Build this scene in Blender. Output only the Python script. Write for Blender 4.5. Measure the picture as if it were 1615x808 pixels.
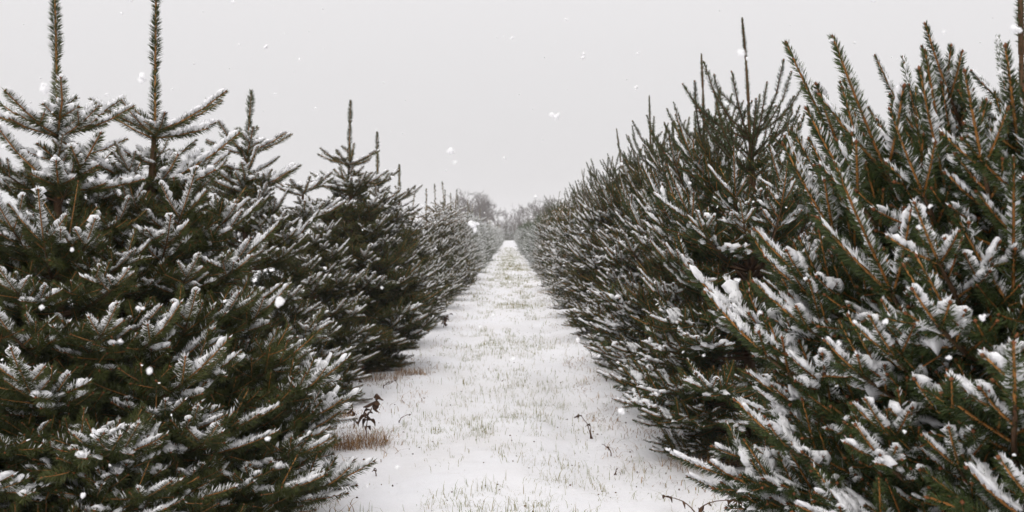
import bpy, math, random
import numpy as np

# ------------------------------------------------------------------ clear
for o in list(bpy.data.objects):
    bpy.data.objects.remove(o)
scene = bpy.context.scene
COL = scene.collection
R = math.radians

# ------------------------------------------------------------------ camera
CAM_H = 1.10
FPX = 1570.0                      # focal length in photograph pixels (1615 wide)
cam_d = bpy.data.cameras.new("camera")
cam_d.sensor_width = 36.0
cam_d.lens = 36.0 * FPX / 1615.0
cam_d.clip_start = 0.05
cam_d.clip_end = 3000
cam = bpy.data.objects.new("camera", cam_d)
COL.objects.link(cam)
cam.location = (0, 0, CAM_H)
cam.rotation_euler = (R(90 - 1.17), 0, R(-0.13))
scene.camera = cam
cam_d.dof.use_dof = True
cam_d.dof.focus_distance = 3.6
cam_d.dof.aperture_fstop = 6.3

# ------------------------------------------------------------------ world: overcast sky
SUN_EL, SUN_AZ = 48.0, 200.0      # azimuth measured from +Y, clockwise: behind the camera
world = bpy.data.worlds.new("World")
scene.world = world
world.use_nodes = True
nt = world.node_tree
nt.nodes.clear()
w_out = nt.nodes.new("ShaderNodeOutputWorld")
w_bg = nt.nodes.new("ShaderNodeBackground")
w_sky = nt.nodes.new("ShaderNodeTexSky")
w_sky.sky_type = 'NISHITA'
w_sky.sun_disc = False
w_sky.sun_elevation = R(SUN_EL)
w_sky.sun_rotation = R(SUN_AZ)
w_sky.air_density = 1.0
w_sky.dust_density = 6.0
# cloud layer: pale grey everywhere, brighter towards the zenith as overcast skies are
w_tc = nt.nodes.new("ShaderNodeTexCoord")
w_sep = nt.nodes.new("ShaderNodeSeparateXYZ")
w_map = nt.nodes.new("ShaderNodeMapRange")
w_map.inputs['From Min'].default_value = 0.0
w_map.inputs['From Max'].default_value = 1.0
w_map.inputs['To Min'].default_value = 7.0
w_map.inputs['To Max'].default_value = 13.2
w_comb = nt.nodes.new("ShaderNodeVectorMath"); w_comb.operation = 'SCALE'
w_comb.inputs[0].default_value = (1.0, 0.978, 0.986)
w_mix = nt.nodes.new("ShaderNodeMix"); w_mix.data_type = 'RGBA'
w_mix.inputs[0].default_value = 0.96
nt.links.new(w_tc.outputs['Generated'], w_sep.inputs[0])
nt.links.new(w_sep.outputs['Z'], w_map.inputs['Value'])
nt.links.new(w_map.outputs['Result'], w_comb.inputs['Scale'])
nt.links.new(w_sky.outputs[0], w_mix.inputs[6])
nt.links.new(w_comb.outputs[0], w_mix.inputs[7])
nt.links.new(w_mix.outputs[2], w_bg.inputs['Color'])
w_bg.inputs['Strength'].default_value = 0.10
nt.links.new(w_bg.outputs[0], w_out.inputs['Surface'])

# ------------------------------------------------------------------ sun (veiled by cloud)
sun_d = bpy.data.lights.new("sun", 'SUN')
sun_d.energy = 0.9
sun_d.angle = R(35)
sun_d.color = (1.0, 0.97, 0.93)
sun = bpy.data.objects.new("sun", sun_d)
COL.objects.link(sun)
sun.rotation_euler = (R(90 - SUN_EL), 0, R(180 - SUN_AZ))
scene.view_settings.view_transform = 'Standard'
scene.view_settings.look = 'None'
scene.view_settings.exposure = 0.0
scene.view_settings.gamma = 1.0
scene.render.engine = 'CYCLES'
scene.cycles.use_denoising = True
scene.cycles.max_bounces = 6
scene.cycles.diffuse_bounces = 4
scene.cycles.volume_bounces = 1
scene.cycles.adaptive_threshold = 0.03

# ================================================================== materials
def new_mat(name):
    m = bpy.data.materials.new(name)
    m.use_nodes = True
    t = m.node_tree
    b = t.nodes["Principled BSDF"]
    return m, t, b

def ramp_mat(name, c0, c1, rough=0.6, spec=0.3, attr="tint", noise=None, c2=None):
    """colour from a per-vertex number stored on the geometry, plus grain"""
    m, t, b = new_mat(name)
    a = t.nodes.new("ShaderNodeAttribute"); a.attribute_name = attr
    r = t.nodes.new("ShaderNodeValToRGB")
    r.color_ramp.elements[0].color = (*c0, 1)
    r.color_ramp.elements[1].color = (*c1, 1)
    if c2:
        e = r.color_ramp.elements.new(0.6); e.color = (*c2, 1)
    if noise:
        n = t.nodes.new("ShaderNodeTexNoise"); n.inputs['Scale'].default_value = noise[0]
        n.inputs['Detail'].default_value = 3
        tc = t.nodes.new("ShaderNodeTexCoord")
        t.links.new(tc.outputs['Object'], n.inputs['Vector'])
        ma = t.nodes.new("ShaderNodeMath"); ma.operation = 'MULTIPLY_ADD'
        ma.inputs[1].default_value = noise[1]; 
        t.links.new(n.outputs['Fac'], ma.inputs[0])
        t.links.new(a.outputs['Fac'], ma.inputs[2])
        sb = t.nodes.new("ShaderNodeMath"); sb.operation = 'SUBTRACT'
        sb.inputs[1].default_value = noise[1] * 0.5
        t.links.new(ma.outputs[0], sb.inputs[0])
        t.links.new(sb.outputs[0], r.inputs['Fac'])
    else:
        t.links.new(a.outputs['Fac'], r.inputs['Fac'])
    t.links.new(r.outputs[0], b.inputs['Base Color'])
    b.inputs['Roughness'].default_value = rough
    b.inputs['Specular IOR Level'].default_value = spec
    return m

M = {}
M['needle_l'] = ramp_mat("fir_needles", (0.024, 0.036, 0.011), (0.125, 0.138, 0.050), 0.5, 0.3, noise=(9, .35), c2=(0.078, 0.090, 0.022))
M['needle_r'] = ramp_mat("spruce_needles", (0.016, 0.032, 0.010), (0.105, 0.138, 0.052), 0.5, 0.3, noise=(9, .35), c2=(0.064, 0.088, 0.023))
M['twig_l'] = ramp_mat("young_twig", (0.24, 0.10, 0.030), (0.50, 0.25, 0.085), 0.65, 0.2, noise=(60, .8))
M['twig_r'] = ramp_mat("young_spruce_twig", (0.26, 0.10, 0.025), (0.54, 0.25, 0.070), 0.65, 0.2, noise=(60, .8))
M['wood'] = ramp_mat("old_wood", (0.060, 0.034, 0.020), (0.18, 0.105, 0.060), 0.85, 0.1, noise=(50, .9))
M['bud'] = ramp_mat("bud_scales", (0.13, 0.045, 0.018), (0.26, 0.10, 0.04), 0.6, 0.2, noise=(150, .6))

def snow_mat(name, base, grain=180.0):
    m, t, b = new_mat(name)
    tc = t.nodes.new("ShaderNodeTexCoord")
    n = t.nodes.new("ShaderNodeTexNoise"); n.inputs['Scale'].default_value = grain; n.inputs['Detail'].default_value = 4
    bp = t.nodes.new("ShaderNodeBump"); bp.inputs['Strength'].default_value = 0.6; bp.inputs['Distance'].default_value = 0.006
    t.links.new(tc.outputs['Object'], n.inputs['Vector'])
    t.links.new(n.outputs['Fac'], bp.inputs['Height'])
    t.links.new(bp.outputs[0], b.inputs['Normal'])
    b.inputs['Base Color'].default_value = (*base, 1)
    b.inputs['Roughness'].default_value = 0.7
    b.inputs['Specular IOR Level'].default_value = 0.2
    return m
M['snow'] = snow_mat("clinging_snow", (0.91, 0.91, 0.925))
M['flake'] = snow_mat("snowflake", (0.93, 0.93, 0.94))

# ================================================================== mesh building
class Buf:
    """collects vertices, quads and triangles with material index and tint"""
    def __init__(s):
        s.v = []; s.q = []; s.t = []; s.qm = []; s.tm = []; s.c = []; s.n = 0
    def add(s, v, quads=None, tris=None, mat=0, tint=0.5):
        v = np.asarray(v, np.float32).reshape(-1, 3)
        s.v.append(v)
        tt = np.broadcast_to(np.asarray(tint, np.float32), (len(v),)) if np.ndim(tint) == 0 else np.asarray(tint, np.float32)
        s.c.append(tt)
        if quads is not None and len(quads):
            q = np.asarray(quads, np.int64).reshape(-1, 4) + s.n
            s.q.append(q); s.qm.append(np.full(len(q), mat, np.int32))
        if tris is not None and len(tris):
            q = np.asarray(tris, np.int64).reshape(-1, 3) + s.n
            s.t.append(q); s.tm.append(np.full(len(q), mat, np.int32))
        s.n += len(v)
    def add_buf(s, b, rot, off, scale=1.0):
        V, Q, T, QM, TM, C = b.arrays()
        s.v.append((V * scale) @ rot.T.astype(np.float32) + np.asarray(off, np.float32)); s.c.append(C)
        if len(Q): s.q.append(Q + s.n); s.qm.append(QM)
        if len(T): s.t.append(T + s.n); s.tm.append(TM)
        s.n += len(V)
    def arrays(s):
        if not getattr(s, '_a', None):
            V = np.concatenate(s.v) if s.v else np.zeros((0, 3), np.float32)
            C = np.concatenate(s.c) if s.c else np.zeros(0, np.float32)
            Q = np.concatenate(s.q) if s.q else np.zeros((0, 4), np.int64)
            T = np.concatenate(s.t) if s.t else np.zeros((0, 3), np.int64)
            QM = np.concatenate(s.qm) if s.qm else np.zeros(0, np.int32)
            TM = np.concatenate(s.tm) if s.tm else np.zeros(0, np.int32)
            s._a = (V, Q, T, QM, TM, C)
        return s._a
    def mesh(s, name, mats, smooth=True):
        V, Q, T, QM, TM, C = s.arrays()
        me = bpy.data.meshes.new(name)
        me.vertices.add(len(V)); me.vertices.foreach_set('co', V.ravel())
        idx = np.concatenate([Q.ravel(), T.ravel()]).astype(np.int32)
        me.loops.add(len(idx)); me.loops.foreach_set('vertex_index', idx)
        npoly = len(Q) + len(T)
        me.polygons.add(npoly)
        st = np.concatenate([np.arange(len(Q)) * 4, len(Q) * 4 + np.arange(len(T)) * 3]).astype(np.int32)
        me.polygons.foreach_set('loop_start', st)
        me.polygons.foreach_set('material_index', np.concatenate([QM, TM]).astype(np.int32))
        me.polygons.foreach_set('use_smooth', np.full(npoly, smooth, bool))
        for m in mats: me.materials.append(m)
        at = me.attributes.new("tint", 'FLOAT', 'POINT'); at.data.foreach_set('value', C)
        me.update(calc_edges=True)
        return me

def link(name, me, parent=None, loc=(0, 0, 0), rot=(0, 0, 0), sc=1.0):
    o = bpy.data.objects.new(name, me)
    COL.objects.link(o)
    if parent: o.parent = parent
    o.location = loc; o.rotation_euler = rot; o.scale = (sc, sc, sc)
    return o

def tag(o, label=None, cat=None, group=None, kind=None):
    if label: o["label"] = label
    if cat: o["category"] = cat
    if group: o["group"] = group
    if kind: o["kind"] = kind
    return o

UP = np.array([0, 0, 1.0])
def unit(v): return v / (np.linalg.norm(v) + 1e-9)
def frame(d):
    d = unit(d)
    h = UP if abs(d[2]) < 0.97 else np.array([1.0, 0, 0])
    e1 = unit(np.cross(h, d)); e2 = np.cross(d, e1)      # e2 leans to the sky
    return d, e1, e2

def tube(b, P, rad, k, mat, tint, cap=True):
    """tapered tube along points P"""
    P = np.asarray(P, float); n = len(P)
    D = np.gradient(P, axis=0)
    vs = []
    d0, e1, e2 = frame(D[0])
    ang = np.linspace(0, 2 * math.pi, k, endpoint=False)
    for i in range(n):
        d = unit(D[i]); e1 = unit(e1 - d * (e1 @ d)); e2 = np.cross(d, e1)
        vs.append(P[i] + rad[i] * (np.cos(ang)[:, None] * e1 + np.sin(ang)[:, None] * e2))
    vs = np.concatenate(vs)
    i, j = np.meshgrid(np.arange(n - 1), np.arange(k), indexing='ij')
    a = (i * k + j).ravel(); c = (i * k + (j + 1) % k).ravel()
    q = np.stack([a, c, c + k, a + k], 1)
    tr = None
    if cap:
        tr = [[(n - 1) * k, (n - 1) * k + m, (n - 1) * k + m + 1] for m in range(1, k - 1)]
    b.add(vs, q, tr, mat, tint)

# ================================================================== conifer shoots
NEEDLE, TWIG, WOOD, BUD = 0, 1, 2, 3

def shoot(g, s, rng, p, d, l, sp, lod=0, snow=0.5, bare=0.0, rmul=1.0, bend=0.0, twig_r=0.0027, up_sweep=None, heavy=1.0):
    """a needled shoot: g green buffer, s snow buffer"""
    d, e1, e2 = frame(d)
    nl = (0.0290 if sp == 'l' else 0.0205) * rmul
    dens = ((2200 if sp == 'l' else 2700) * (1 - bare))
    wid = 0.0022 if sp == 'l' else 0.0019
    if lod == 1: dens *= 0.15; wid *= 3.6
    elif lod == 2: dens *= 0.06; wid *= 6.5
    n = max(5, int(l * dens))
    bendv = (UP - d * d[2]) * bend * l
    def axis(t): return p + d * (l * t)[..., None] + bendv * (t ** 2)[..., None]
    t = np.sort(rng.random(n)) * 1.0
    base = axis(t)
    ph = rng.random(n) * 2 * math.pi
    rad = np.cos(ph)[:, None] * e1 + np.sin(ph)[:, None] * e2
    a = np.radians((66 if sp == 'l' else 60) - 30 * t ** 4 + rng.normal(0, 6, n))
    sw = (0.22 if sp == 'l' else 0.12) if up_sweep is None else up_sweep
    nd = d * np.cos(a)[:, None] + rad * np.sin(a)[:, None] + UP * sw
    nd /= np.linalg.norm(nd, axis=1)[:, None]
    ln = nl * (0.82 + 0.36 * rng.random(n)) * (1 - 0.35 * t ** 3) * (0.65 + 0.35 * np.minimum(1, t * 6))
    wv = np.cross(nd, rng.normal(size=(n, 3))); wv /= np.linalg.norm(wv, axis=1)[:, None] + 1e-9
    tip = base + nd * ln[:, None]
    midp = base + nd * (ln * 0.45)[:, None]
    upn = rad[:, 2]
    ps = np.clip(snow * snow * 1.15 * np.clip((upn - 0.05) / 0.5, 0, 1), 0, .85)
    is_s = rng.random(n) < ps
    def kites(m, w):
        k = int(m.sum())
        v = np.stack([base[m], midp[m] + wv[m] * w, tip[m], midp[m] - wv[m] * w], 1).reshape(-1, 3)
        return v, np.arange(4 * k).reshape(-1, 4), k
    v, q, k = kites(~is_s, wid * 0.5)
    if k:
        tb = np.clip(0.38 + rng.normal(0, 0.16), 0.05, 0.75)
        tn = np.clip(tb + rng.normal(0, 0.12, k), 0, 1)
        tint = np.stack([tn * 0.6, tn, np.minimum(1, tn + 0.2), tn], 1).ravel()
        g.add(v, q, None, NEEDLE, tint)
    if is_s.any():
        v, q, k = kites(is_s, wid * (1.15 if lod == 0 else 0.9))
        s.add(v, q, None, 0)
    # the twig itself
    if lod < 2:
        tt = np.linspace(0, 1, 4 if lod == 0 else 2)
        tube(g, axis(tt), twig_r * np.linspace(1, 0.6, len(tt)), 4 if lod == 0 else 3, WOOD if bare > .15 else TWIG, np.clip(0.5 + rng.normal(0, 0.2), 0, 1))
    if lod == 0:
        c = axis(np.array(1.0)); r = 0.0038 * rmul; h = 0.010
        for (ax, off) in ((d, 0.0), (unit(d + e1 * 0.9), 0.0), (unit(d - e1 * 0.9), 0.0))[:1]:
            _, f1, f2 = frame(ax)
            rr = r if ax is d else r * 0.7
            v = np.array([c - ax * 0.002, c + ax * h * .4 + f1 * rr, c + ax * h * .4 + f2 * rr, c + ax * h * .4 - f1 * rr, c + ax * h * .4 - f2 * rr, c + ax * h])
            g.add(v, None, [[0, 2, 1], [0, 3, 2], [0, 4, 3], [0, 1, 4], [5, 1, 2], [5, 2, 3], [5, 3, 4], [5, 4, 1]], BUD, 0.5 + rng.normal(0, .2))
    # snow lodged between the upper needles
    flat = 1 - min(1, max(0, (abs(d[2]) - 0.66) / 0.34))
    amt = snow * flat
    if amt > 0.18 and rng.random() < amt * 1.5:
        r = nl * 0.74
        m = max(3, int(l / 0.012)) if lod == 0 else 4 if lod == 1 else 3
        kk = 6 if lod == 0 else 4
        t0 = rng.uniform(0.0, 0.35); t1 = rng.uniform(0.86, 1.03)
        ts = np.linspace(t0, t1, m + 2)
        w = np.clip(0.75 + 0.35 * np.sin(ts * rng.uniform(6, 16) + rng.uniform(0, 6)) + rng.normal(0, 0.24, m + 2), 0.12, 1.3)
        w[0] *= 0.25; w[-1] *= 0.45
        w *= (0.55 + 0.55 * min(1, amt)) * heavy
        ang = np.linspace(0, 2 * math.pi, kk, endpoint=False)
        ring = np.cos(ang)[:, None] * e1 * 0.74 + np.sin(ang)[:, None] * UP * 0.44
        C = axis(ts) + UP * (r * (0.54 + .12 * (heavy - 1))) + e1 * (rng.normal(0, .07 * r, m + 2))[:, None]
        jit = 1 + rng.normal(0, 0.22 if lod == 0 else 0.08, (m + 2, kk, 1))
        V = C[:, None, :] + ring[None] * (r * w)[:, None, None] * jit
        V = V.reshape(-1, 3)
        i, j = np.meshgrid(np.arange(m + 1), np.arange(kk), indexing='ij')
        aa = (i * kk + j).ravel(); cc = (i * kk + (j + 1) % kk).ravel()
        tr = [[0, x + 1, x] for x in range(1, kk - 1)] + [[(m + 1) * kk, (m + 1) * kk + x, (m + 1) * kk + x + 1] for x in range(1, kk - 1)]
        s.add(V, np.stack([aa, cc, cc + kk, aa + kk], 1), tr, 0)

# unit blob used for snow lumps
def ico(sub):
    import bmesh
    bm = bmesh.new(); bmesh.ops.create_icosphere(bm, subdivisions=sub, radius=1)
    v = np.array([x.co[:] for x in bm.verts]); f = np.array([[l.index for l in x.verts] for x in bm.faces])
    bm.free(); return v, f
ICO1, ICO2 = ico(1), ico(2)

def lump(s, rng, c, ax, lx, ly, lz, fine=True):
    """a ragged cushion of snow draped over neighbouring shoots; needles stick out of it"""
    nr, ns = (5, 18) if fine else (2, 8)
    d, e1, e2 = frame(ax)
    u = np.cross(d, e1)
    th = np.linspace(0, 2 * math.pi, ns, endpoint=False)
    rim = 1 + sum(a * np.sin(k * th + rng.uniform(0, 6)) for k, a in ((2, .16), (3, .13), (5, .08))) + rng.normal(0, .05, ns)
    rim = np.clip(rim, .35, 1.6)
    k1, k2 = rng.normal(0, 1, 2) * 3, rng.normal(0, 1, 2) * 6
    top, bot = [], []
    for i in range(1, nr + 1):
        rho = i / nr
        X = np.cos(th) * rim * rho; Y = np.sin(th) * rim * rho
        und = .30 * np.sin(X * k1[0] + Y * k1[1]) + .22 * np.sin(X * k2[0] + Y * k2[1] + 1) + rng.normal(0, .10, ns)
        h = (1 - rho ** 2.4) * (1 + und) - .12 * rho
        B = c + np.outer(X * lx, d) + np.outer(Y * ly, e1) - UP * (.35 * ly * (Y ** 2))[:, None]
        top.append(B + np.outer(h * lz, u * .4 + UP * .6)); bot.append(B - UP * (.35 * lz))
    ctr = c + UP * lz * (1 + rng.normal(0, .15))
    V = np.concatenate([[ctr]] + top + [bot[-1], [c - UP * .5 * lz]])
    q, t = [], []
    for k in range(ns):
        k2_ = (k + 1) % ns
        t.append([0, 1 + k, 1 + k2_])
        for i in range(nr):
            a, b = 1 + i * ns + k, 1 + i * ns + k2_
            q.append([a, a + ns, b + ns, b])
        t.append([len(V) - 1, 1 + nr * ns + k2_, 1 + nr * ns + k])
    s.add(V, q, t, 0)

# ------------------------------------------------------------------ branches
# class: 0 single whorl shoot under the leader ... 4 skirt branch near the ground
CLS = {
    'l': [dict(L=.28, e0=16, e1=36, npair=0, snow=.85),
          dict(L=.30, e0=16, e1=40, npair=3, snow=.90),
          dict(L=.42, e0=10, e1=34, npair=4, snow=.80),
          dict(L=.50, e0=4, e1=26, npair=6, snow=.66),
          dict(L=.52, e0=-12, e1=10, npair=6, snow=.52)],
    'r': [dict(L=.36, e0=30, e1=74, npair=0, snow=.10),
          dict(L=.42, e0=30, e1=60, npair=5, snow=.66),
          dict(L=.50, e0=12, e1=38, npair=6, snow=.84),
          dict(L=.56, e0=0, e1=18, npair=8, snow=.85),
          dict(L=.56, e0=-14, e1=4, npair=8, snow=.80)],
}

def branch(sp, cls, seed, lod=0):
    rng = np.random.default_rng(seed)
    c = dict(CLS[sp][cls])
    if lod: c['snow'] *= .80      # old snow has slid off the farther trees
    g, s = Buf(), Buf()
    L = c['L'] * rng.uniform(.92, 1.08)
    n = 14
    el = np.radians(np.linspace(c['e0'], c['e1'], n) + rng.normal(0, 4))
    az = np.cumsum(rng.normal(0, 0.035, n))
    D = np.stack([np.cos(el) * np.cos(az), np.cos(el) * np.sin(az), np.sin(el)], 1)
    P = np.concatenate([[np.zeros(3)], np.cumsum(D * (L / n), 0)])
    D = np.concatenate([D[:1], D])
    def at(t):
        x = t * n; i = min(n - 1, int(x)); f = x - i
        return P[i] * (1 - f) + P[i + 1] * f, D[min(n, i + 1)]
    if c['npair'] == 0:
        bare = 0.30 if sp == 'r' else 0.0
        k = 3
        for j in range(k):           # consecutive pieces of one curved shoot
            a, da = at(j / k); b_, _ = at((j + 1) / k - 1e-6)
            shoot(g, s, rng, a, b_ - a, np.linalg.norm(b_ - a), sp, lod, c['snow'], bare, 0.9 if sp == 'r' else 1.0, twig_r=0.0044 - .0007 * j)
        if rng.random() < .5:
            for sgn in (-1, 1):
                a, da = at(rng.uniform(.3, .6)); _, e1, e2 = frame(da)
                shoot(g, s, rng, a, da * .75 + e1 * sgn * .6 + UP * .12, rng.uniform(.06, .11), sp, lod, c['snow'], bare)
        return g, s
    tube(g, P[::2] if lod else P, np.linspace(.0085, .003, len(P[::2] if lod else P)) * (0.7 + 0.6 * L), 5 if lod == 0 else 3, WOOD, .5)
    # terminal shoot
    tl = rng.uniform(.11, .22) if sp == 'l' or cls < 2 else rng.uniform(.08, .15)
    a, da = at(.97)
    steep = c['e1'] / 90
    shoot(g, s, rng, a, da, tl, sp, lod, c['snow'], bend=.12)
    for sg in (-1, 1):
        if rng.random() < .85:
            _, e1, e2 = frame(da)
            shoot(g, s, rng, a, da + e1 * sg * rng.uniform(.6, 1.2) + UP * rng.uniform(-.1, .35), tl * rng.uniform(.45, .8), sp, lod, c['snow'], bend=.15)
    # inner axis needles
    a0, d0 = at(.45); a1, _ = at(.96)
    shoot(g, s, rng, a0, a1 - a0, np.linalg.norm(a1 - a0), sp, lod, c['snow'] * .8, bare=.25)
    np_ = c['npair'] if lod < 2 else max(2, c['npair'] - 2)
    for i in range(np_):
        for sg in (-1, 1):
            t = .30 + .62 * (i + rng.uniform(.1, .9)) / np_
            a, da = at(t)
            _, e1, e2 = frame(da)
            ll = (.30 * L * (1.12 - t) + .085) * rng.uniform(.65, 1.3) if sp == 'l' else (.24 * L * (1.12 - t) + .065) * rng.uniform(.65, 1.3)
            lift = rng.uniform(-.25, .55) + .22 * steep
            dirn = unit(da * rng.uniform(.25, .95) + e1 * sg * rng.uniform(.5, 1.1) + UP * lift)
            ex = np.clip((t - .36) / .34, 0.0, 1)            # sheltered inner shoots hold little
            sn = c['snow'] * ex * rng.choice([.0, .45, 1.0, 1.35])
            hv = rng.uniform(1.3, 2.0) if sp == 'r' and cls > 1 and sn > .6 and rng.random() < .55 else 1.0
            shoot(g, s, rng, a, dirn, ll, sp, lod, sn, heavy=hv, bend=rng.uniform(.05, .30))
            _, f1, f2 = frame(dirn)
            m = int(ll / (.055 if lod < 2 else .09))
            for j in range(m):
                tt = .22 + .66 * (j + rng.random()) / max(1, m)
                sg2 = 1 if (j % 2) else -1
                q = a + dirn * ll * tt
                d2 = dirn * rng.uniform(.5, 1) + f1 * sg2 * rng.uniform(.6, 1.2) + UP * rng.uniform(-.3, .5)
                l2 = max(.055, ll * (1 - tt) * rng.uniform(.6, 1.0) + .03)
                shoot(g, s, rng, q, d2, l2, sp, lod, sn * rng.uniform(.5, 1.1), twig_r=.0018, bend=.1, heavy=1 + .8 * (hv - 1))
            # upright shoot now and then
            if rng.random() < (.34 if sp == 'l' else .5):
                q = a + dirn * ll * rng.uniform(0, .5)
                shoot(g, s, rng, q, da * .45 + UP * rng.uniform(.5, 1.1) + e1 * rng.normal(0, .3), rng.uniform(.07, .15), sp, lod, sn * .6)
            # snow pillow where shoots fork
            chance = (.55 if sp == 'r' else .25) * c['snow'] * (.35 if cls == 1 else 1)
            if lod < 2 and t > .42 and rng.random() < chance:
                q = a + dirn * ll * rng.uniform(.3, .75) + UP * .004
                w = rng.uniform(.010, .020)
                lump(s, rng, q, dirn, w * rng.uniform(1.2, 2.0), w, rng.uniform(.006, .012) * (1 if sp == 'r' else .8), lod == 0)
    return g, s

MATS = {sp: [M['needle_' + sp], M['twig_' + sp], M['wood'], M['bud']] for sp in 'lr'}
NVAR = [5, 5, 5, 6, 5]
LIB = {}
def lib(sp, cls, k):
    key = (sp, cls, k)
    if key not in LIB:
        g, s = branch(sp, cls, 1000 * (sp == 'r') + 100 * cls + k)
        LIB[key] = (g.mesh("branch_" + "abcdefgh"[k], MATS[sp]), s.mesh("branch_snow", [M['snow']]) if s.n else None)
    return LIB[key]

# crown outline: reach of the branch tips at a height given as share of the crown's height
PROF = {
    'l': ([0, .10, .30, .55, .78, .92, 1.0], [.62, .68, .69, .57, .42, .31, .20]),
    'n': ([0, .10, .30, .55, .78, .92, 1.0], [.74, .79, .78, .75, .72, .68, .56]),
    'r': ([0, .10, .30, .55, .78, .92, 1.0], [.62, .70, .73, .70, .60, .50, .36]),
}
def layout(sp, rng, ch, wide, count, top=0, bulk=None):
    """branch list: (height on the trunk, azimuth, class, scale)"""
    out = []
    bulk = bulk or ch - (.12 if sp == 'l' else -.06)
    u = np.clip((np.arange(count) + rng.uniform(-.5, .5, count)) / count, 0, 1)
    if top: u = u ** .72
    az = np.arange(count) * 2.39996 + rng.normal(0, .3, count)
    tiers = 8
    u = np.clip(u + .45 * ((np.round(u * tiers) / tiers) - u) + rng.normal(0, .012, count), 0, 1)   # yearly whorls
    lob = rng.uniform(0, 6.28, 3)
    for i in range(count):
        f = u[i]
        r = np.interp(f, *PROF['n' if top else sp]) * wide * rng.uniform(.84, 1.07) * (1 + .07 * math.sin(3 * az[i] + lob[0] + 4 * f) + .05 * math.sin(9 * f + lob[1]))
        cls = 4 if f < .14 else 3 if f < .48 else 2 if f < .78 else 1
        c = CLS[sp][cls]
        e = np.radians((c['e0'] + c['e1']) / 2)
        tip_z = .07 + (bulk - .07) * f
        base_z = tip_z - r * math.tan(e)
        sc = r / (math.cos(e) * (c['L'] + .15))
        out.append((max(.07, base_z), az[i], cls, float(np.clip(sc, .6, 1.42))))
    for k in range(9):             # lowest skirt, close to the soil
        out.append((rng.uniform(.08, .17), k * .7 + rng.normal(0, .2), 4, wide * rng.uniform(.66, .85)))
    if top:                        # upswept shoots crowding the aisle side
        for k in range(26):
            out.append((rng.uniform(.74, .97), math.pi + rng.uniform(-1.25, 1.25), 1, rng.uniform(1.1, 1.42)))
    if top: wh = ((0, 11, .8, 1.05), (-.10, 7, .8, 1.05), (-.20, 8, .9, 1.1))
    elif sp == 'r': wh = ((0, 8, .95, 1.45), (-.10, 6, .7, 1.2), (-.16, 12, 1.0, 1.35))
    else: wh = ((0, 9, .78, 1.08), (-.10, 4, .45, .8), (-.20, 10, .95, 1.25))
    for dz, nw, lo, hi in wh:      # whorls under the leader
        ph = rng.uniform(0, 6)
        for k in range(nw):
            out.append((ch + dz + rng.uniform(-.02, .015), ph + k * 2 * math.pi / nw + rng.normal(0, .15), top, rng.uniform(lo, hi)))
    return out

def leader_buf(sp, rng, l, lod=0):
    g, s = Buf(), Buf()
    if l < .36: return g, s
    k = 4
    lean = np.array([rng.normal(0, .03), rng.normal(0, .03), 0])
    bare = -.5 if sp == 'l' else .16
    P = [np.array([0, 0, l * j / k]) + lean * (j / k) ** 2 for j in range(k + 1)]
    for j in range(k):
        shoot(g, s, rng, P[j], P[j + 1] - P[j], np.linalg.norm(P[j + 1] - P[j]), sp, lod, .05, bare, 1.12 if sp == 'l' else .95, twig_r=(.0066 - .0009 * j) * (1 if sp == 'l' else 1.6), up_sweep=.1)
    if sp == 'l':
        for j in range(6):         # short internodal shoots
            a = rng.uniform(0, 6.28); z = .22 + l * rng.uniform(-.16, .14)
            shoot(g, s, rng, np.array([0, 0, z]), np.array([math.cos(a), math.sin(a), .9]), rng.uniform(.06, .11), sp, lod, .3)
    return g, s

def trunk_mesh(H, rng):
    b = Buf()
    z = np.linspace(-.06, H, 9)
    P = np.stack([np.cumsum(rng.normal(0, .004, 9)), np.cumsum(rng.normal(0, .004, 9)), z], 1); P[0, :2] = P[-1, :2] = 0
    tube(b, P, np.interp(z, [-.06, .05, H], [.05, .036, .008]), 8, 0, .4)
    return b.mesh("trunk", [M['wood']])

# ================================================================== ground
def vnoise(x, y, seed):
    xi = np.floor(x).astype(np.int64); yi = np.floor(y).astype(np.int64)
    fx = x - xi; fy = y - yi
    fx = fx * fx * (3 - 2 * fx); fy = fy * fy * (3 - 2 * fy)
    def h(a, b):
        n = (a * 374761393 + b * 668265263 + seed * 974634521) & 0x7fffffff
        n = ((n ^ (n >> 13)) * 1274126177) & 0x7fffffff
        return ((n ^ (n >> 16)) & 0xffff) / 65535.0
    return (h(xi, yi) * (1 - fx) + h(xi + 1, yi) * fx) * (1 - fy) + (h(xi, yi + 1) * (1 - fx) + h(xi + 1, yi + 1) * fx) * fy

XL, XR = -1.294, 1.19
def sstep(a, b, x):
    t = np.clip((x - a) / (b - a), 0, 1); return t * t * (3 - 2 * t)
def ground_z(x, y):
    x = np.asarray(x, float); y = np.asarray(y, float)
    z = .35 * sstep(50, 150, y)
    near = 1 - sstep(20, 60, y) * .8
    z = z + near * (.075 * (vnoise(x * .9 + 7, y * .6, 1) - .5) + .040 * (vnoise(x * 2.7, y * 2.2, 2) - .5)
                    + .016 * (vnoise(x * 7, y * 6, 3) - .5) + .006 * (vnoise(x * 19, y * 17, 4) - .5))
    # soft wheel hollows along the aisle
    z = z - near * .026 * (np.exp(-((x + .42) / .16) ** 2) + np.exp(-((x - .38) / .16) ** 2))
    return z

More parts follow.
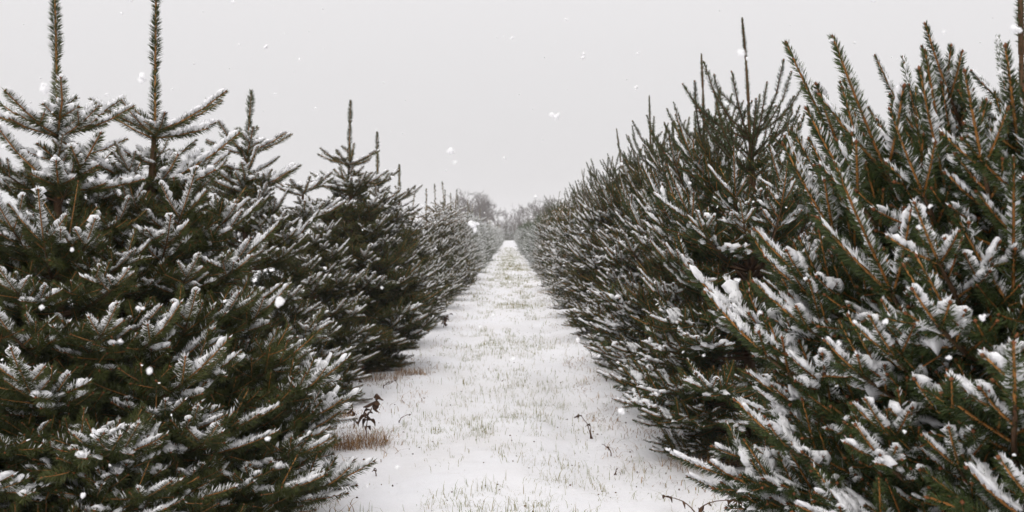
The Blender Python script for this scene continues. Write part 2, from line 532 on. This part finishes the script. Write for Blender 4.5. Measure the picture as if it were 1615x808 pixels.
def spaced(parts):
    out = []
    for a, b, st in parts:
        out.append(np.arange(a, b - 1e-6, st))
    return np.concatenate(out + [[parts[-1][1]]])
gx = spaced([(-400, -40, 40), (-40, -6, 3), (-6, -2, .25), (-2, 2, .035), (2, 6, .25), (6, 40, 3), (40, 400, 40)])
gy = spaced([(-14, 1.5, .5), (1.5, 6, .03), (6, 12, .06), (12, 24, .15), (24, 60, .6), (60, 200, 4), (200, 700, 25)])
GX, GY = np.meshgrid(gx, gy, indexing='ij')
GZ = ground_z(GX, GY)
# ---------------- where the trees stand
rs = np.random.default_rng(5)
#          x offset, y, height, crown height, width, spin
LEFT = [(XL, 3.64, 2.14, 1.46, 1.04), (-1.52, 3.36, 2.12, 1.43, 1.04), (-1.37, 5.20, 1.89, 1.57, .84), (-1.40, 6.75, 1.46, 1.40, .80),
        (XL, 8.03, 2.17, 1.66, 1.02), (XL, 9.77, 2.11, 1.60, .90), (XL, 11.7, 1.92, 1.52, .88)]
RIGHT = [(XR, 2.31, 2.15, 1.16, 1.0), (XR, 4.93, 2.20, 1.60, 1.05), (XR, 6.09, 2.24, 1.66, 1.0), (XR + .02, 7.25, 1.95, 1.64, 1.0),
         (XR, 8.40, 2.29, 1.70, 1.0), (XR, 10.5, 2.25, 1.68, 1.0), (XR, 12.0, 2.05, 1.66, 1.0)]
far_l = [13.5, 15.2, 16.9, 18.7, 20.5, 22.3]
far_r = [13.6, 15.3, 17.0, 18.6, 20.2, 21.8]
while far_l[-1] < 128: far_l.append(far_l[-1] + 1.75 + rs.normal(0, .1))
while far_r[-1] < 128: far_r.append(far_r[-1] + 1.65 + rs.normal(0, .1))
ty = np.array([t[1] for t in LEFT] + far_l); tyr = np.array([t[1] for t in RIGHT] + far_r)
lit = np.zeros_like(GX)
nearmask = (gy < 40)
for X0, ys in ((XL, ty), (XR, tyr)):
    for y0 in ys[ys < 42]:
        d = np.hypot((GX - X0) / .62, (GY - y0) / .72)
        lit = np.maximum(lit, 1 - sstep(.20, .66, d + .55 * (vnoise(GX * 5, GY * 5, 9) - .5) + .35 * (vnoise(GX * 14, GY * 14, 10) - .5)))
lit = lit * .72
GZ = GZ - .03 * lit                    # the snow lies thinner under the branches
ni, nj = GX.shape
gi, gj = np.meshgrid(np.arange(ni - 1), np.arange(nj - 1), indexing='ij')
a = (gi * nj + gj).ravel()
gb = Buf()
gb.add(np.stack([GX.ravel(), GY.ravel(), GZ.ravel()], 1), np.stack([a, a + nj, a + nj + 1, a + 1], 1), None, 0, lit.ravel())
def ground_material():
    m, t, b = new_mat("snow_ground")
    at = t.nodes.new("ShaderNodeAttribute"); at.attribute_name = "tint"
    tc = t.nodes.new("ShaderNodeTexCoord")
    n1 = t.nodes.new("ShaderNodeTexNoise"); n1.inputs['Scale'].default_value = 42; n1.inputs['Detail'].default_value = 6
    n2 = t.nodes.new("ShaderNodeTexNoise"); n2.inputs['Scale'].default_value = 160; n2.inputs['Detail'].default_value = 4
    n3 = t.nodes.new("ShaderNodeTexNoise"); n3.inputs['Scale'].default_value = 1.6; n3.inputs['Detail'].default_value = 3
    for n in (n1, n2, n3): t.links.new(tc.outputs['Object'], n.inputs['Vector'])
    # litter shows where snow cover is thin
    ad = t.nodes.new("ShaderNodeMath"); ad.operation = 'MULTIPLY_ADD'; ad.inputs[1].default_value = .9
    t.links.new(n1.outputs['Fac'], ad.inputs[0]); t.links.new(at.outputs['Fac'], ad.inputs[2])
    mr = t.nodes.new("ShaderNodeMapRange"); mr.inputs['From Min'].default_value = .98; mr.inputs['From Max'].default_value = 1.16
    t.links.new(ad.outputs[0], mr.inputs['Value'])
    lr = t.nodes.new("ShaderNodeValToRGB")
    lr.color_ramp.elements[0].color = (.045, .026, .015, 1); lr.color_ramp.elements[0].position = .35
    lr.color_ramp.elements[1].color = (.17, .105, .055, 1); lr.color_ramp.elements[1].position = .68
    t.links.new(n2.outputs['Fac'], lr.inputs['Fac'])
    sr = t.nodes.new("ShaderNodeValToRGB")
    sr.color_ramp.elements[0].color = (.80, .79, .80, 1); sr.color_ramp.elements[0].position = .3
    sr.color_ramp.elements[1].color = (.86, .86, .885, 1); sr.color_ramp.elements[1].position = .62
    t.links.new(n3.outputs['Fac'], sr.inputs['Fac'])
    mx = t.nodes.new("ShaderNodeMix"); mx.data_type = 'RGBA'
    t.links.new(mr.outputs[0], mx.inputs[0]); t.links.new(sr.outputs[0], mx.inputs[6]); t.links.new(lr.outputs[0], mx.inputs[7])
    t.links.new(mx.outputs[2], b.inputs['Base Color'])
    b1 = t.nodes.new("ShaderNodeBump"); b1.inputs['Strength'].default_value = .5; b1.inputs['Distance'].default_value = .012
    b2 = t.nodes.new("ShaderNodeBump"); b2.inputs['Strength'].default_value = .4; b2.inputs['Distance'].default_value = .004
    t.links.new(n1.outputs['Fac'], b1.inputs['Height']); t.links.new(n2.outputs['Fac'], b2.inputs['Height'])
    t.links.new(b1.outputs[0], b2.inputs['Normal']); t.links.new(b2.outputs[0], b.inputs['Normal'])
    b.inputs['Roughness'].default_value = .75; b.inputs['Specular IOR Level'].default_value = .15
    return m
ground = link("ground", gb.mesh("ground", [ground_material()]))
tag(ground, "snow covered ground of the aisle between the tree rows", "ground", kind="structure")
def gz(x, y): return float(ground_z(x, y))

# ================================================================== trees
ORD = ["first", "second", "third", "fourth", "fifth", "sixth", "seventh", "eighth", "ninth", "tenth", "eleventh", "twelfth", "thirteenth", "fourteenth", "fifteenth", "sixteenth", "seventeenth", "eighteenth", "nineteenth", "twentieth"]
def near_tree(name, sp, x, y, H, ch, wide, seed, label, group, count=104, top=0, keep=1.0):
    rng = np.random.default_rng(seed)
    root = bpy.data.objects.new(name, None); COL.objects.link(root)
    root.location = (x, y, gz(x, y) - .01)
    root.empty_display_size = .2
    tag(root, label, "conifer", group)
    link("trunk", trunk_mesh(ch + .01, rng), root)
    g, s = leader_buf(sp, rng, H - ch + .22)
    if g.n:
        lo = link("leader", g.mesh("leader", MATS[sp]), root, (0, 0, ch - .22))
        if s.n: tag(link("snow", s.mesh("leader_snow", [M['snow']]), lo), kind="stuff")
    for z, az, cls, sc in layout(sp, rng, ch, wide, count, top, 1.47 if top else None):
        k = int(rng.integers(NVAR[cls]))
        gm, sm = lib(sp, cls, k)
        b = link("branch", gm, root, (0, 0, z), (rng.normal(0, .09), rng.normal(0, .06), az), sc)
        if sm and rng.random() < keep: tag(link("snow", sm, b), kind="stuff")
    return root

L_LABELS = [
    "large snowy fir with a tall needled leader, beside the withered weed",
    "large snowy fir at the photo's edge, its leader the leftmost of all",
    "snowy fir with a short stubby leader behind the two largest firs of the left row",
    "blunt topped snowy fir without a leader, between stubby topped fir and dark fir",
    "dark green fir with a tall pointed leader, fifth in the left row",
    "dark fir with slim leader just behind the tall pointed one in the left row",
    "seventh fir of the left row, shorter, just ahead of the shrinking far trees"]
R_LABELS = [
    "nearest spruce, huge and cut off by the right edge, thick snow pillows",
    "spruce with the tallest bare brown leader and upcurved side shoots, second in right row",
    "third spruce in the right row with bare spiky leader",
    "fourth spruce in the right row, lower top with many upright shoots",
    "fifth spruce in the right row with thin bare leader",
    "sixth spruce in the right row with thin bare leader",
    "seventh spruce in the right row, short leader"]
for i, (x, y, H, ch, w) in enumerate(LEFT):
    near_tree("fir_tree", 'l', x, y, H, ch, w, 40 + i, L_LABELS[i], "firs of the left row", 120 if i < 2 else 104, 0, (.9, .9, 1, 1, .66, .8, .9)[i])
for i, (x, y, H, ch, w) in enumerate(RIGHT):
    near_tree("spruce_tree", 'r', x, y, H, ch, w, 80 + i, R_LABELS[i], "spruces of the right row", 164 if i == 0 else 112, 1 if i == 0 else 0, (1, .85, .75, .9, .75, .85, .9)[i])

# ---- farther trees: whole crown per tree, shared between look-alikes
def crown_meshes(sp, lod, seed, count, H=2.08, ch=1.58):
    rng = np.random.default_rng(seed)
    pool = {c: [branch(sp, c, seed * 31 + 7 * c + k, lod) for k in range(3)] for c in range(5)}
    G, S = Buf(), Buf()
    for z, az, cls, sc in layout(sp, rng, ch, 1.0, count):
        g, s = pool[cls][int(rng.integers(3))]
        ca, sa = math.cos(az), math.sin(az)
        rot = np.array([[ca, -sa, 0], [sa, ca, 0], [0, 0, 1.0]])
        G.add_buf(g, rot, (0, 0, z), sc)
        if s.n: S.add_buf(s, rot, (0, 0, z), sc)
    g, s = leader_buf(sp, rng, H - ch + .22, min(1, lod))
    lm = g.mesh("far_leader", MATS[sp])
    return (G.mesh("crown", MATS[sp]), S.mesh("crown_snow", [M['snow']]), lm, trunk_mesh(ch, rng), ch)
FAR = {(sp, 1): [crown_meshes(sp, 1, 300 + k + 50 * (sp == 'r'), 84) for k in range(2)] for sp in 'lr'}
FAR.update({(sp, 2): [crown_meshes(sp, 2, 400 + k + 50 * (sp == 'r'), 70) for k in range(3)] for sp in 'lr'})
placed = {'left': 8, 'right': 8}
for sp, ys, X0, nm, side in (('l', far_l, XL, "fir_tree", "left"), ('r', far_r, XR, "spruce_tree", "right")):
    for i, y in enumerate(ys):
        if y > 15 and rs.random() < .06: continue          # a tree already cut
        lodk = 1 if y < 27 else 2
        vs = FAR[(sp, lodk)]
        cm, sm, lm, tm, ch = vs[i % len(vs)]
        x = X0 + rs.normal(0, .05)
        root = bpy.data.objects.new(nm, None); COL.objects.link(root)
        sc = rs.uniform(.86, 1.10)
        root.location = (x, y, gz(x, y) - .01); root.rotation_euler = (0, 0, rs.uniform(0, 6.28)); root.scale = (sc,) * 3
        n = placed[side]; placed[side] += 1
        if n <= 20:
            lab = f"{ORD[n-1]} {'fir' if sp=='l' else 'spruce'} of the {side} row counted from the front, small and snowy"
        else:
            lab = f"tiny snowy {'fir' if sp=='l' else 'spruce'} far down the {side} row towards the aisle's end"
        tag(root, lab, "conifer", "firs of the left row" if sp == 'l' else "spruces of the right row")
        link("trunk", tm, root)
        c = link("crown", cm, root)
        tag(link("snow", sm, c), kind="stuff")
        if rs.random() < .92: link("leader", lm, root, (0, 0, ch - .22))

for px, d, sc, lab in ((797, 150, 1.75, "dark small evergreen closing the aisle's end, left of centre"), (805, 156, 1.6, "dark small evergreen in the very middle of the aisle's end"),
                       (812, 152, 1.8, "dark small evergreen closing the aisle's end, right of centre")):
    x = (px - 804) / FPX * d
    cm, sm, lm, tm, ch = FAR[('l', 2)][px % 3]
    root = bpy.data.objects.new("evergreen_tree", None); COL.objects.link(root)
    root.location = (x, d, gz(x, d) - .02); root.scale = (sc,) * 3; root.rotation_euler = (0, 0, px)
    tag(root, lab, "conifer", "evergreens at the aisle's end")
    link("trunk", tm, root); c = link("crown", cm, root); tag(link("snow", sm, c), kind="stuff")

# ================================================================== bare broadleaf trees at the end of the aisle
M['bark'] = ramp_mat("grey_bark", (.042, .028, .020), (.10, .070, .053), .9, .1, noise=(3, .8))
def bare_tree(seed, H=8.0, spread=.52):
    rng = np.random.default_rng(seed)
    tb, cb = Buf(), Buf()
    def grow(p, d, l, r, depth):
        n = 4
        P = [p]; dd = d
        for i in range(n):
            dd = unit(dd + rng.normal(0, .10, 3) + UP * .05)
            P.append(P[-1] + dd * l / n)
        P = np.array(P)
        tube(tb if depth == 0 else cb, P, np.linspace(r, r * .62, n + 1), 6 if depth == 0 else 4 if depth < 3 else 3, 0, np.clip(.4 + rng.normal(0, .15), 0, 1), cap=False)
        if depth >= 6: return
        kids = 3 if depth in (0, 1, 4, 5) else 2 + int(rng.random() < .6)
        for k in range(kids):
            t = rng.uniform(.45, 1.0) if k else 1.0
            q = P[min(n, int(t * n))]
            side = rng.normal(0, 1, 3); side -= dd * (side @ dd); side = unit(side)
            grow(q, unit(dd + side * rng.uniform(.35, .95) * (spread / .52)), l * rng.uniform(.6, .82), max(.017, r * .6), depth + 1)
    grow(np.array([0, 0, -.2]), UP, H * .27, H * .019, 0)
    return tb.mesh("bare_trunk", [M['bark']]), cb.mesh("bare_twigs", [M['bark']])
BARE = [bare_tree(s) for s in (3, 11, 23, 37)]
#            photo column, distance, height, variant, label
bare_list = [
    (774, 165, 12.4, 0, "rounded bare grey tree just left of the aisle's end", None),
    (740, 170, 13.0, 1, "tall bare grey tree left of the rounded one at the aisle's end", None),
    (716, 176, 11.0, 2, "bare grey tree behind the far fir tops, left end of its clump", None),
    (757, 195, 12.8, 3, "bare tree filling the gap behind the two tallest broadleaf trees", None),
    (846, 168, 10.6, 1, "bare grey tree showing above the right row's end", None),
    (824, 176, 9.0, 3, "bare grey tree right of the aisle's end, lower than its neighbour", None),
    (866, 185, 11.0, 2, "bare tree half hidden behind the right row's spruces", None),
    (787, 160, 8.6, 3, "smaller bare tree between the rounded one and the aisle's end", None),
    (728, 160, 10.5, 0, "bare tree in front of the tall one, near the far fir leaders", None),
    (838, 162, 9.0, 0, "rounded bare tree between the two behind the right row's end", None),
    (858, 170, 10.4, 3, "bare tree just right of the rounded one over the right row", None),
    (798, 150, 4.2, 2, "low bare bush left of centre at the aisle's end", None),
    (806, 156, 3.6, 0, "lowest bare bush closing the aisle's end", None),
    (813, 148, 4.6, 1, "bare bush right of centre at the aisle's end", None),
]
fx = random.Random(4)
for px in (655, 672, 690, 700, 786, 796, 806, 814, 822, 838, 640, 880):
    bare_list.append((px, 300 + fx.uniform(-20, 50), 10.0 * (1.1 if px < 750 else .85) * fx.uniform(.85, 1.1), fx.randrange(4),
                      "pale hazy bare tree in the farthest line of broadleaf trees", "farthest line of bare trees"))
for px, d, H, v, lab, grp in bare_list:
    x = (px - 804) / FPX * d
    root = bpy.data.objects.new("bare_tree", None); COL.objects.link(root)
    root.location = (x, d, gz(x, d)); root.rotation_euler = (0, 0, fx.uniform(0, 6.28)); root.scale = (H / 8.0,) * 3
    tag(root, lab, "tree", grp or "bare trees at the aisle's end")
    link("trunk", BARE[v][0], root); link("crown", BARE[v][1], root)

# ================================================================== grass poking through the snow
M['grass'] = ramp_mat("winter_grass", (.30, .22, .09), (.15, .18, .045), .7, .15, c2=(.22, .22, .07))
M['straw'] = ramp_mat("dead_straw", (.13, .06, .026), (.40, .24, .10), .8, .1)
M['dead'] = ramp_mat("withered_leaf", (.045, .026, .018), (.15, .085, .05), .85, .1, noise=(70, .9))
def blades(b, rng, pts, hs, ws, lean, tints, mat=0):
    n = len(pts)
    az = rng.uniform(0, 2 * math.pi, n)
    dv = np.stack([np.cos(az), np.sin(az), np.zeros(n)], 1)
    sv = np.stack([-np.sin(az), np.cos(az), np.zeros(n)], 1) * ws[:, None]
    le = lean * hs
    m = pts + dv * (le * .3)[:, None] + UP * (hs * .55)[:, None]
    tp = pts + dv * le[:, None] + UP * (hs * (1 - .35 * np.minimum(1, lean)))[:, None]
    v = np.stack([pts - sv, pts + sv, m + sv * .8, m - sv * .8, tp], 1).reshape(-1, 3)
    i = np.arange(n) * 5
    b.add(v, np.stack([i, i + 1, i + 2, i + 3], 1), np.stack([i + 3, i + 2, i + 4], 1), mat, np.repeat(tints, 5))
rg = np.random.default_rng(77)
gr = Buf()
nc = 13000
cy = 2.6 + 80 * rg.random(nc) ** 2.0
cx = np.clip(rg.normal(-.02, .42, nc), -.95, .85)
dn = vnoise(cx * 2.0, cy * 1.3, 21) * .6 + vnoise(cx * 7, cy * 5, 22) * .6
ok = rg.random(nc) < np.clip((dn - .44) * 2.4, .03, 1) * np.clip(1.25 - cy / 75, .2, 1)
cx, cy = cx[ok], cy[ok]
per = rg.integers(1, 9, len(cx))
spread = np.repeat(rg.uniform(.012, .06, len(cx)), per)
xx = np.repeat(cx, per) + rg.normal(0, 1, per.sum()) * spread
yy = np.repeat(cy, per) + rg.normal(0, 1, per.sum()) * spread
n = len(xx)
pts = np.stack([xx, yy, ground_z(xx, yy) - .006], 1)
blades(gr, rg, pts, (.012 + .062 * rg.random(n) ** 2.2) * (1 + .02 * yy), .0007 * (1 + rg.random(n)) * np.clip(yy / 7, 1, 3), rg.gamma(2, .34, n), np.clip(rg.normal(.5, .3, n), 0, 1))
tag(link("grass", gr.mesh("grass", [M['grass']])), "thin winter grass blades poking through the aisle's snow", "grass", kind="stuff")

# fallen needles, straw and twigs on the bare soil below the branches, seeds on the snow
lt = Buf()
for X0, ys, sgn in ((XL, ty, 1), (XR, tyr, -1)):
    for y0 in ys[ys < 24]:
        n = 900 if y0 < 9 else 300
        ang = rg.uniform(0, 6.28, n); rr = np.sqrt(rg.random(n)) * .74
        px, py = X0 + np.cos(ang) * rr, y0 + np.sin(ang) * rr * 1.1
        p = np.stack([px, py, ground_z(px, py) - .032 * (rr < .55)], 1)
        blades(lt, rg, p, rg.uniform(.008, .045, n), rg.uniform(.0010, .0022, n), rg.gamma(2, .9, n), rg.random(n))
n = 300
px, py = rg.uniform(-.9, .8, n), 2.8 + 12 * rg.random(n) ** 1.6
for x, y in zip(px, py):
    r = rg.uniform(.0025, .006)
    V, F = ICO1
    lt.add(V * r * rg.uniform(.6, 1.2, (1, 3)) + np.array([x, y, gz(x, y) + r * .3]), None, F, 1, rg.random())
tag(link("litter", lt.mesh("litter", [M['straw'], M['dead']])), "brown fallen needles, straw and seeds under the trees", "litter", kind="stuff")

# ================================================================== weeds
def spot(px, py):
    """ground point seen at a photograph position"""
    d = FPX * CAM_H / (py - 372.0)
    return (px - 804) / FPX * d, d
def dead_leaf(b, rng, p, d, l, w):
    d, e1, e2 = frame(d)
    n = 5; rows = []
    curl = rng.uniform(.6, 1.6) * rng.choice([-1, 1])
    for i in range(n + 1):
        t = i / n
        ww = w * math.sin(math.pi * min(1, t * .92 + .06)) + .0008
        c = p + d * l * t + e2 * l * .35 * math.sin(t * 2.5) * curl * .5 - UP * l * .4 * t * t
        for k, sx in enumerate((-1, 0, 1)):
            rows.append(c + e1 * ww * sx + e2 * (abs(sx) * ww * curl * .9) + rng.normal(0, w * .08, 3))
    q = []
    for i in range(n):
        for k in range(2):
            a = i * 3 + k; q.append([a, a + 1, a + 4, a + 3])
    V = np.array(rows); m = len(V)
    V2 = V - e2 * .0009
    q2 = [[m + x for x in f[::-1]] for f in q]
    b.add(np.concatenate([V, V2]), q + q2, None, 0, np.clip(.4 + rng.normal(0, .2), 0, 1))

def weed(px, py, h, seed, label, leaves=6, bend=.4, head=True, stalks=1, az=None):
    rng = np.random.default_rng(seed)
    x, y = spot(px, py)
    root = bpy.data.objects.new("withered_weed", None); COL.objects.link(root)
    root.location = (x, y, gz(x, y) - .008)
    tag(root, label, "weed", "withered weeds along the aisle")
    for s_ in range(stalks):
        a = rng.uniform(0, 6.28) if az is None else az + s_ * 1.9
        t = np.linspace(0, 1, 9)
        off = bend * h * t ** 2.6 * (1 + .3 * s_)
        hh = h * (1 - .25 * s_)
        P = np.stack([np.cos(a) * off, np.sin(a) * off * .4, hh * (t - .28 * bend * t ** 3.5)], 1) + np.cumsum(rng.normal(0, .004 * h / .2, (9, 3)), 0)
        P[0] = (rng.normal(0, .01), rng.normal(0, .01), -.02)
        sb = Buf(); tube(sb, P, np.linspace(.0034, .0015, 9), 5, 0, .6)
        link("stem", sb.mesh("stem", [M['dead']]), root)
        for k in range(leaves):
            j = 2 + int(rng.integers(7)); aa = rng.uniform(0, 6.28)
            lb = Buf()
            dead_leaf(lb, rng, P[j], np.array([math.cos(aa), math.sin(aa), rng.uniform(-.9, .2)]), h * rng.uniform(.16, .30), h * rng.uniform(.03, .07))
            link("leaf", lb.mesh("leaf", [M['dead']]), root)
        if head:
            hb = Buf()
            for k in range(14):
                V, F = ICO1
                c = P[-1] + rng.normal(0, h * .035, 3) - UP * h * .03
                hb.add(V * h * rng.uniform(.02, .045) * rng.uniform(.7, 1.3, (1, 3)) + c, None, F, 0, rng.random())
            link("seed_head", hb.mesh("seed_head", [M['dead']]), root)
    return root
weed(578, 694, .25, 1, "tall withered weed with drooping brown head beside the largest fir", 14, .35, True, 1, .2)
weed(560, 672, .17, 2, "slim curled dead weed just behind the tall withered one", 5, .2, False, 1, 2.)
weed(604, 612, .09, 3, "low clump of crumpled brown leaves in front of dark fir", 8, .9, True, 1, 0.)
weed(567, 604, .13, 4, "short brown weed stub under the blunt topped fir", 4, .2, True, 1, 1.)
weed(700, 518, .22, 5, "dark withered weed beside the left row in middle distance", 10, .5, False, 2, 0.)
weed(912, 541, .09, 6, "small dead weed standing alone beside the right row", 4, .2, True)
weed(933, 566, .08, 7, "tiny dark dead weed nearer than the lone one on right", 3, .15, True)
weed(958, 600, .13, 8, "thin bent dead stalk under the second spruce's skirt", 2, .6, False, 1, 3.)
weed(932, 690, .15, 9, "thin forked dark stalk in open snow by second spruce", 2, .5, False, 2, 2.6)
weed(965, 718, .09, 10, "short leaning black stalk in front of second spruce", 1, .5, False, 1, 2.8)
weed(1102, 818, .13, 11, "bent broken weed with hanging leaves at photo's bottom edge", 7, 1.3, False, 2, .1)
weed(1170, 822, .16, 12, "upright split dead stem at bottom edge beside nearest spruce", 3, .25, False, 2, 2.)
weed(628, 660, .07, 13, "single leaning seed stalk on the snow near the withered weed", 1, .9, True, 1, .4)
weed(970, 745, .05, 14, "little tan dry leaf standing in snow before second spruce", 3, .3, False)
weed(592, 745, .05, 15, "curled dead leaf on snow in front of the grass tuft", 4, .6, False)

def tuft(px, py, r, h, n, seed, label):
    rng = np.random.default_rng(seed)
    x, y = spot(px, py)
    root = bpy.data.objects.new("dry_grass_tuft", None); COL.objects.link(root)
    root.location = (x, y, gz(x, y) - .01)
    tag(root, label, "grass tuft", "dry grass tufts by the trees")
    b = Buf()
    a = rng.uniform(0, 6.28, n); rr = np.sqrt(rng.random(n)) * r
    p = np.stack([np.cos(a) * rr, np.sin(a) * rr * .7, np.zeros(n)], 1)
    blades(b, rng, p, rng.uniform(.3, 1, n) * h, rng.uniform(.0009, .0018, n), rng.gamma(2.2, .45, n), rng.random(n))
    link("blades", b.mesh("blades", [M['straw']]), root)
tuft(566, 704, .16, .13, 420, 1, "matted brown grass tuft at the foot of the withered weed")
tuft(520, 655, .16, .10, 260, 2, "brown grass tuft tucked under the largest fir's skirt")
tuft(648, 594, .13, .10, 220, 3, "sparse dry tuft at the dark pointed fir's skirt")
tuft(590, 600, .22, .10, 260, 4, "straw tuft in the gap below the blunt topped fir")
tuft(860, 462, .16, .09, 120, 5, "thin dry tuft by right row in middle distance")
tuft(1110, 735, .22, .08, 240, 6, "brown straw under the second spruce")

# ================================================================== falling snow
fl = Buf()
rf = np.random.default_rng(12)
def flake(px, py, d, size_px):
    """one wet flake in the air at distance d"""
    c = np.array([(px - 804) / FPX * d, d, CAM_H + (372 - py) / FPX * d])
    r = size_px / 2 / FPX * d
    V, F = ICO1
    m = 10 if size_px > 6 else 4
    st = np.array([rf.uniform(.6, 1.3), 1, rf.uniform(.6, 1.3)])
    for i in range(m):                      # clumped crystals
        o = rf.normal(0, .30, 3) * st
        fl.add(V * r * rf.uniform(.3, .62) * rf.uniform(.7, 1.3, (1, 3)) + c + o * r, None, F, 0)
for px, py, d, sz in ((72, 142, 1.6, 15), (227, 127, 1.5, 14), (1168, 84, 1.2, 14), (711, 239, 1.8, 11), (875, 185, 1.6, 11), (748, 355, 1.7, 12),
                      (441, 475, 1.5, 15), (1598, 49, 1.5, 14), (981, 650, 1.5, 10), (920, 91, 2.0, 8), (892, 32, 2.0, 6), (795, 249, 2.2, 6),
                      (421, 76, 2.2, 7), (1001, 140, 2.4, 6), (65, 485, 1.6, 8), (219, 486, 1.7, 8), (421, 692, 1.6, 8), (1552, 503, 1.5, 9),
                      (1397, 508, 1.5, 8), (1164, 442, 1.6, 8), (1350, 508, 1.6, 7), (845, 310, 2.4, 6), (66, 243, 1.6, 9), (370, 6, 1.8, 7), (1375, 2, 1.7, 9)):
    flake(px, py, d, sz * 1.25)
for i in range(380):
    d = rf.uniform(1.3, 9)
    flake(rf.uniform(-80, 1700), rf.uniform(-30, 800), d, rf.uniform(4, 7.5) * 2.0 / d + .8)
tag(link("falling_snow", fl.mesh("falling_snow", [M['flake']])), "white snowflakes drifting down through the air", "snowflakes", kind="stuff")

# ================================================================== haze
hz = Buf()
x0, x1, y0, y1, z0, z1 = -420, 420, -20, 720, -1.2, 17.0
hv = [(x, y, z) for z in (z0, z1) for x, y in ((x0, y0), (x1, y0), (x1, y1), (x0, y1))]
hz.add(np.array(hv), [[0, 3, 2, 1], [4, 5, 6, 7], [0, 1, 5, 4], [1, 2, 6, 5], [2, 3, 7, 6], [3, 0, 4, 7]])
hm = bpy.data.materials.new("snow_haze"); hm.use_nodes = True
ht = hm.node_tree; ht.nodes.clear()
ho = ht.nodes.new("ShaderNodeOutputMaterial"); hp = ht.nodes.new("ShaderNodeVolumePrincipled")
hp.inputs['Color'].default_value = (.90, .90, .905, 1); hp.inputs['Density'].default_value = .0013
ht.links.new(hp.outputs[0], ho.inputs['Volume'])
tag(link("haze", hz.mesh("haze", [hm], False)), "thin snowy haze filling the air", "haze", kind="stuff")
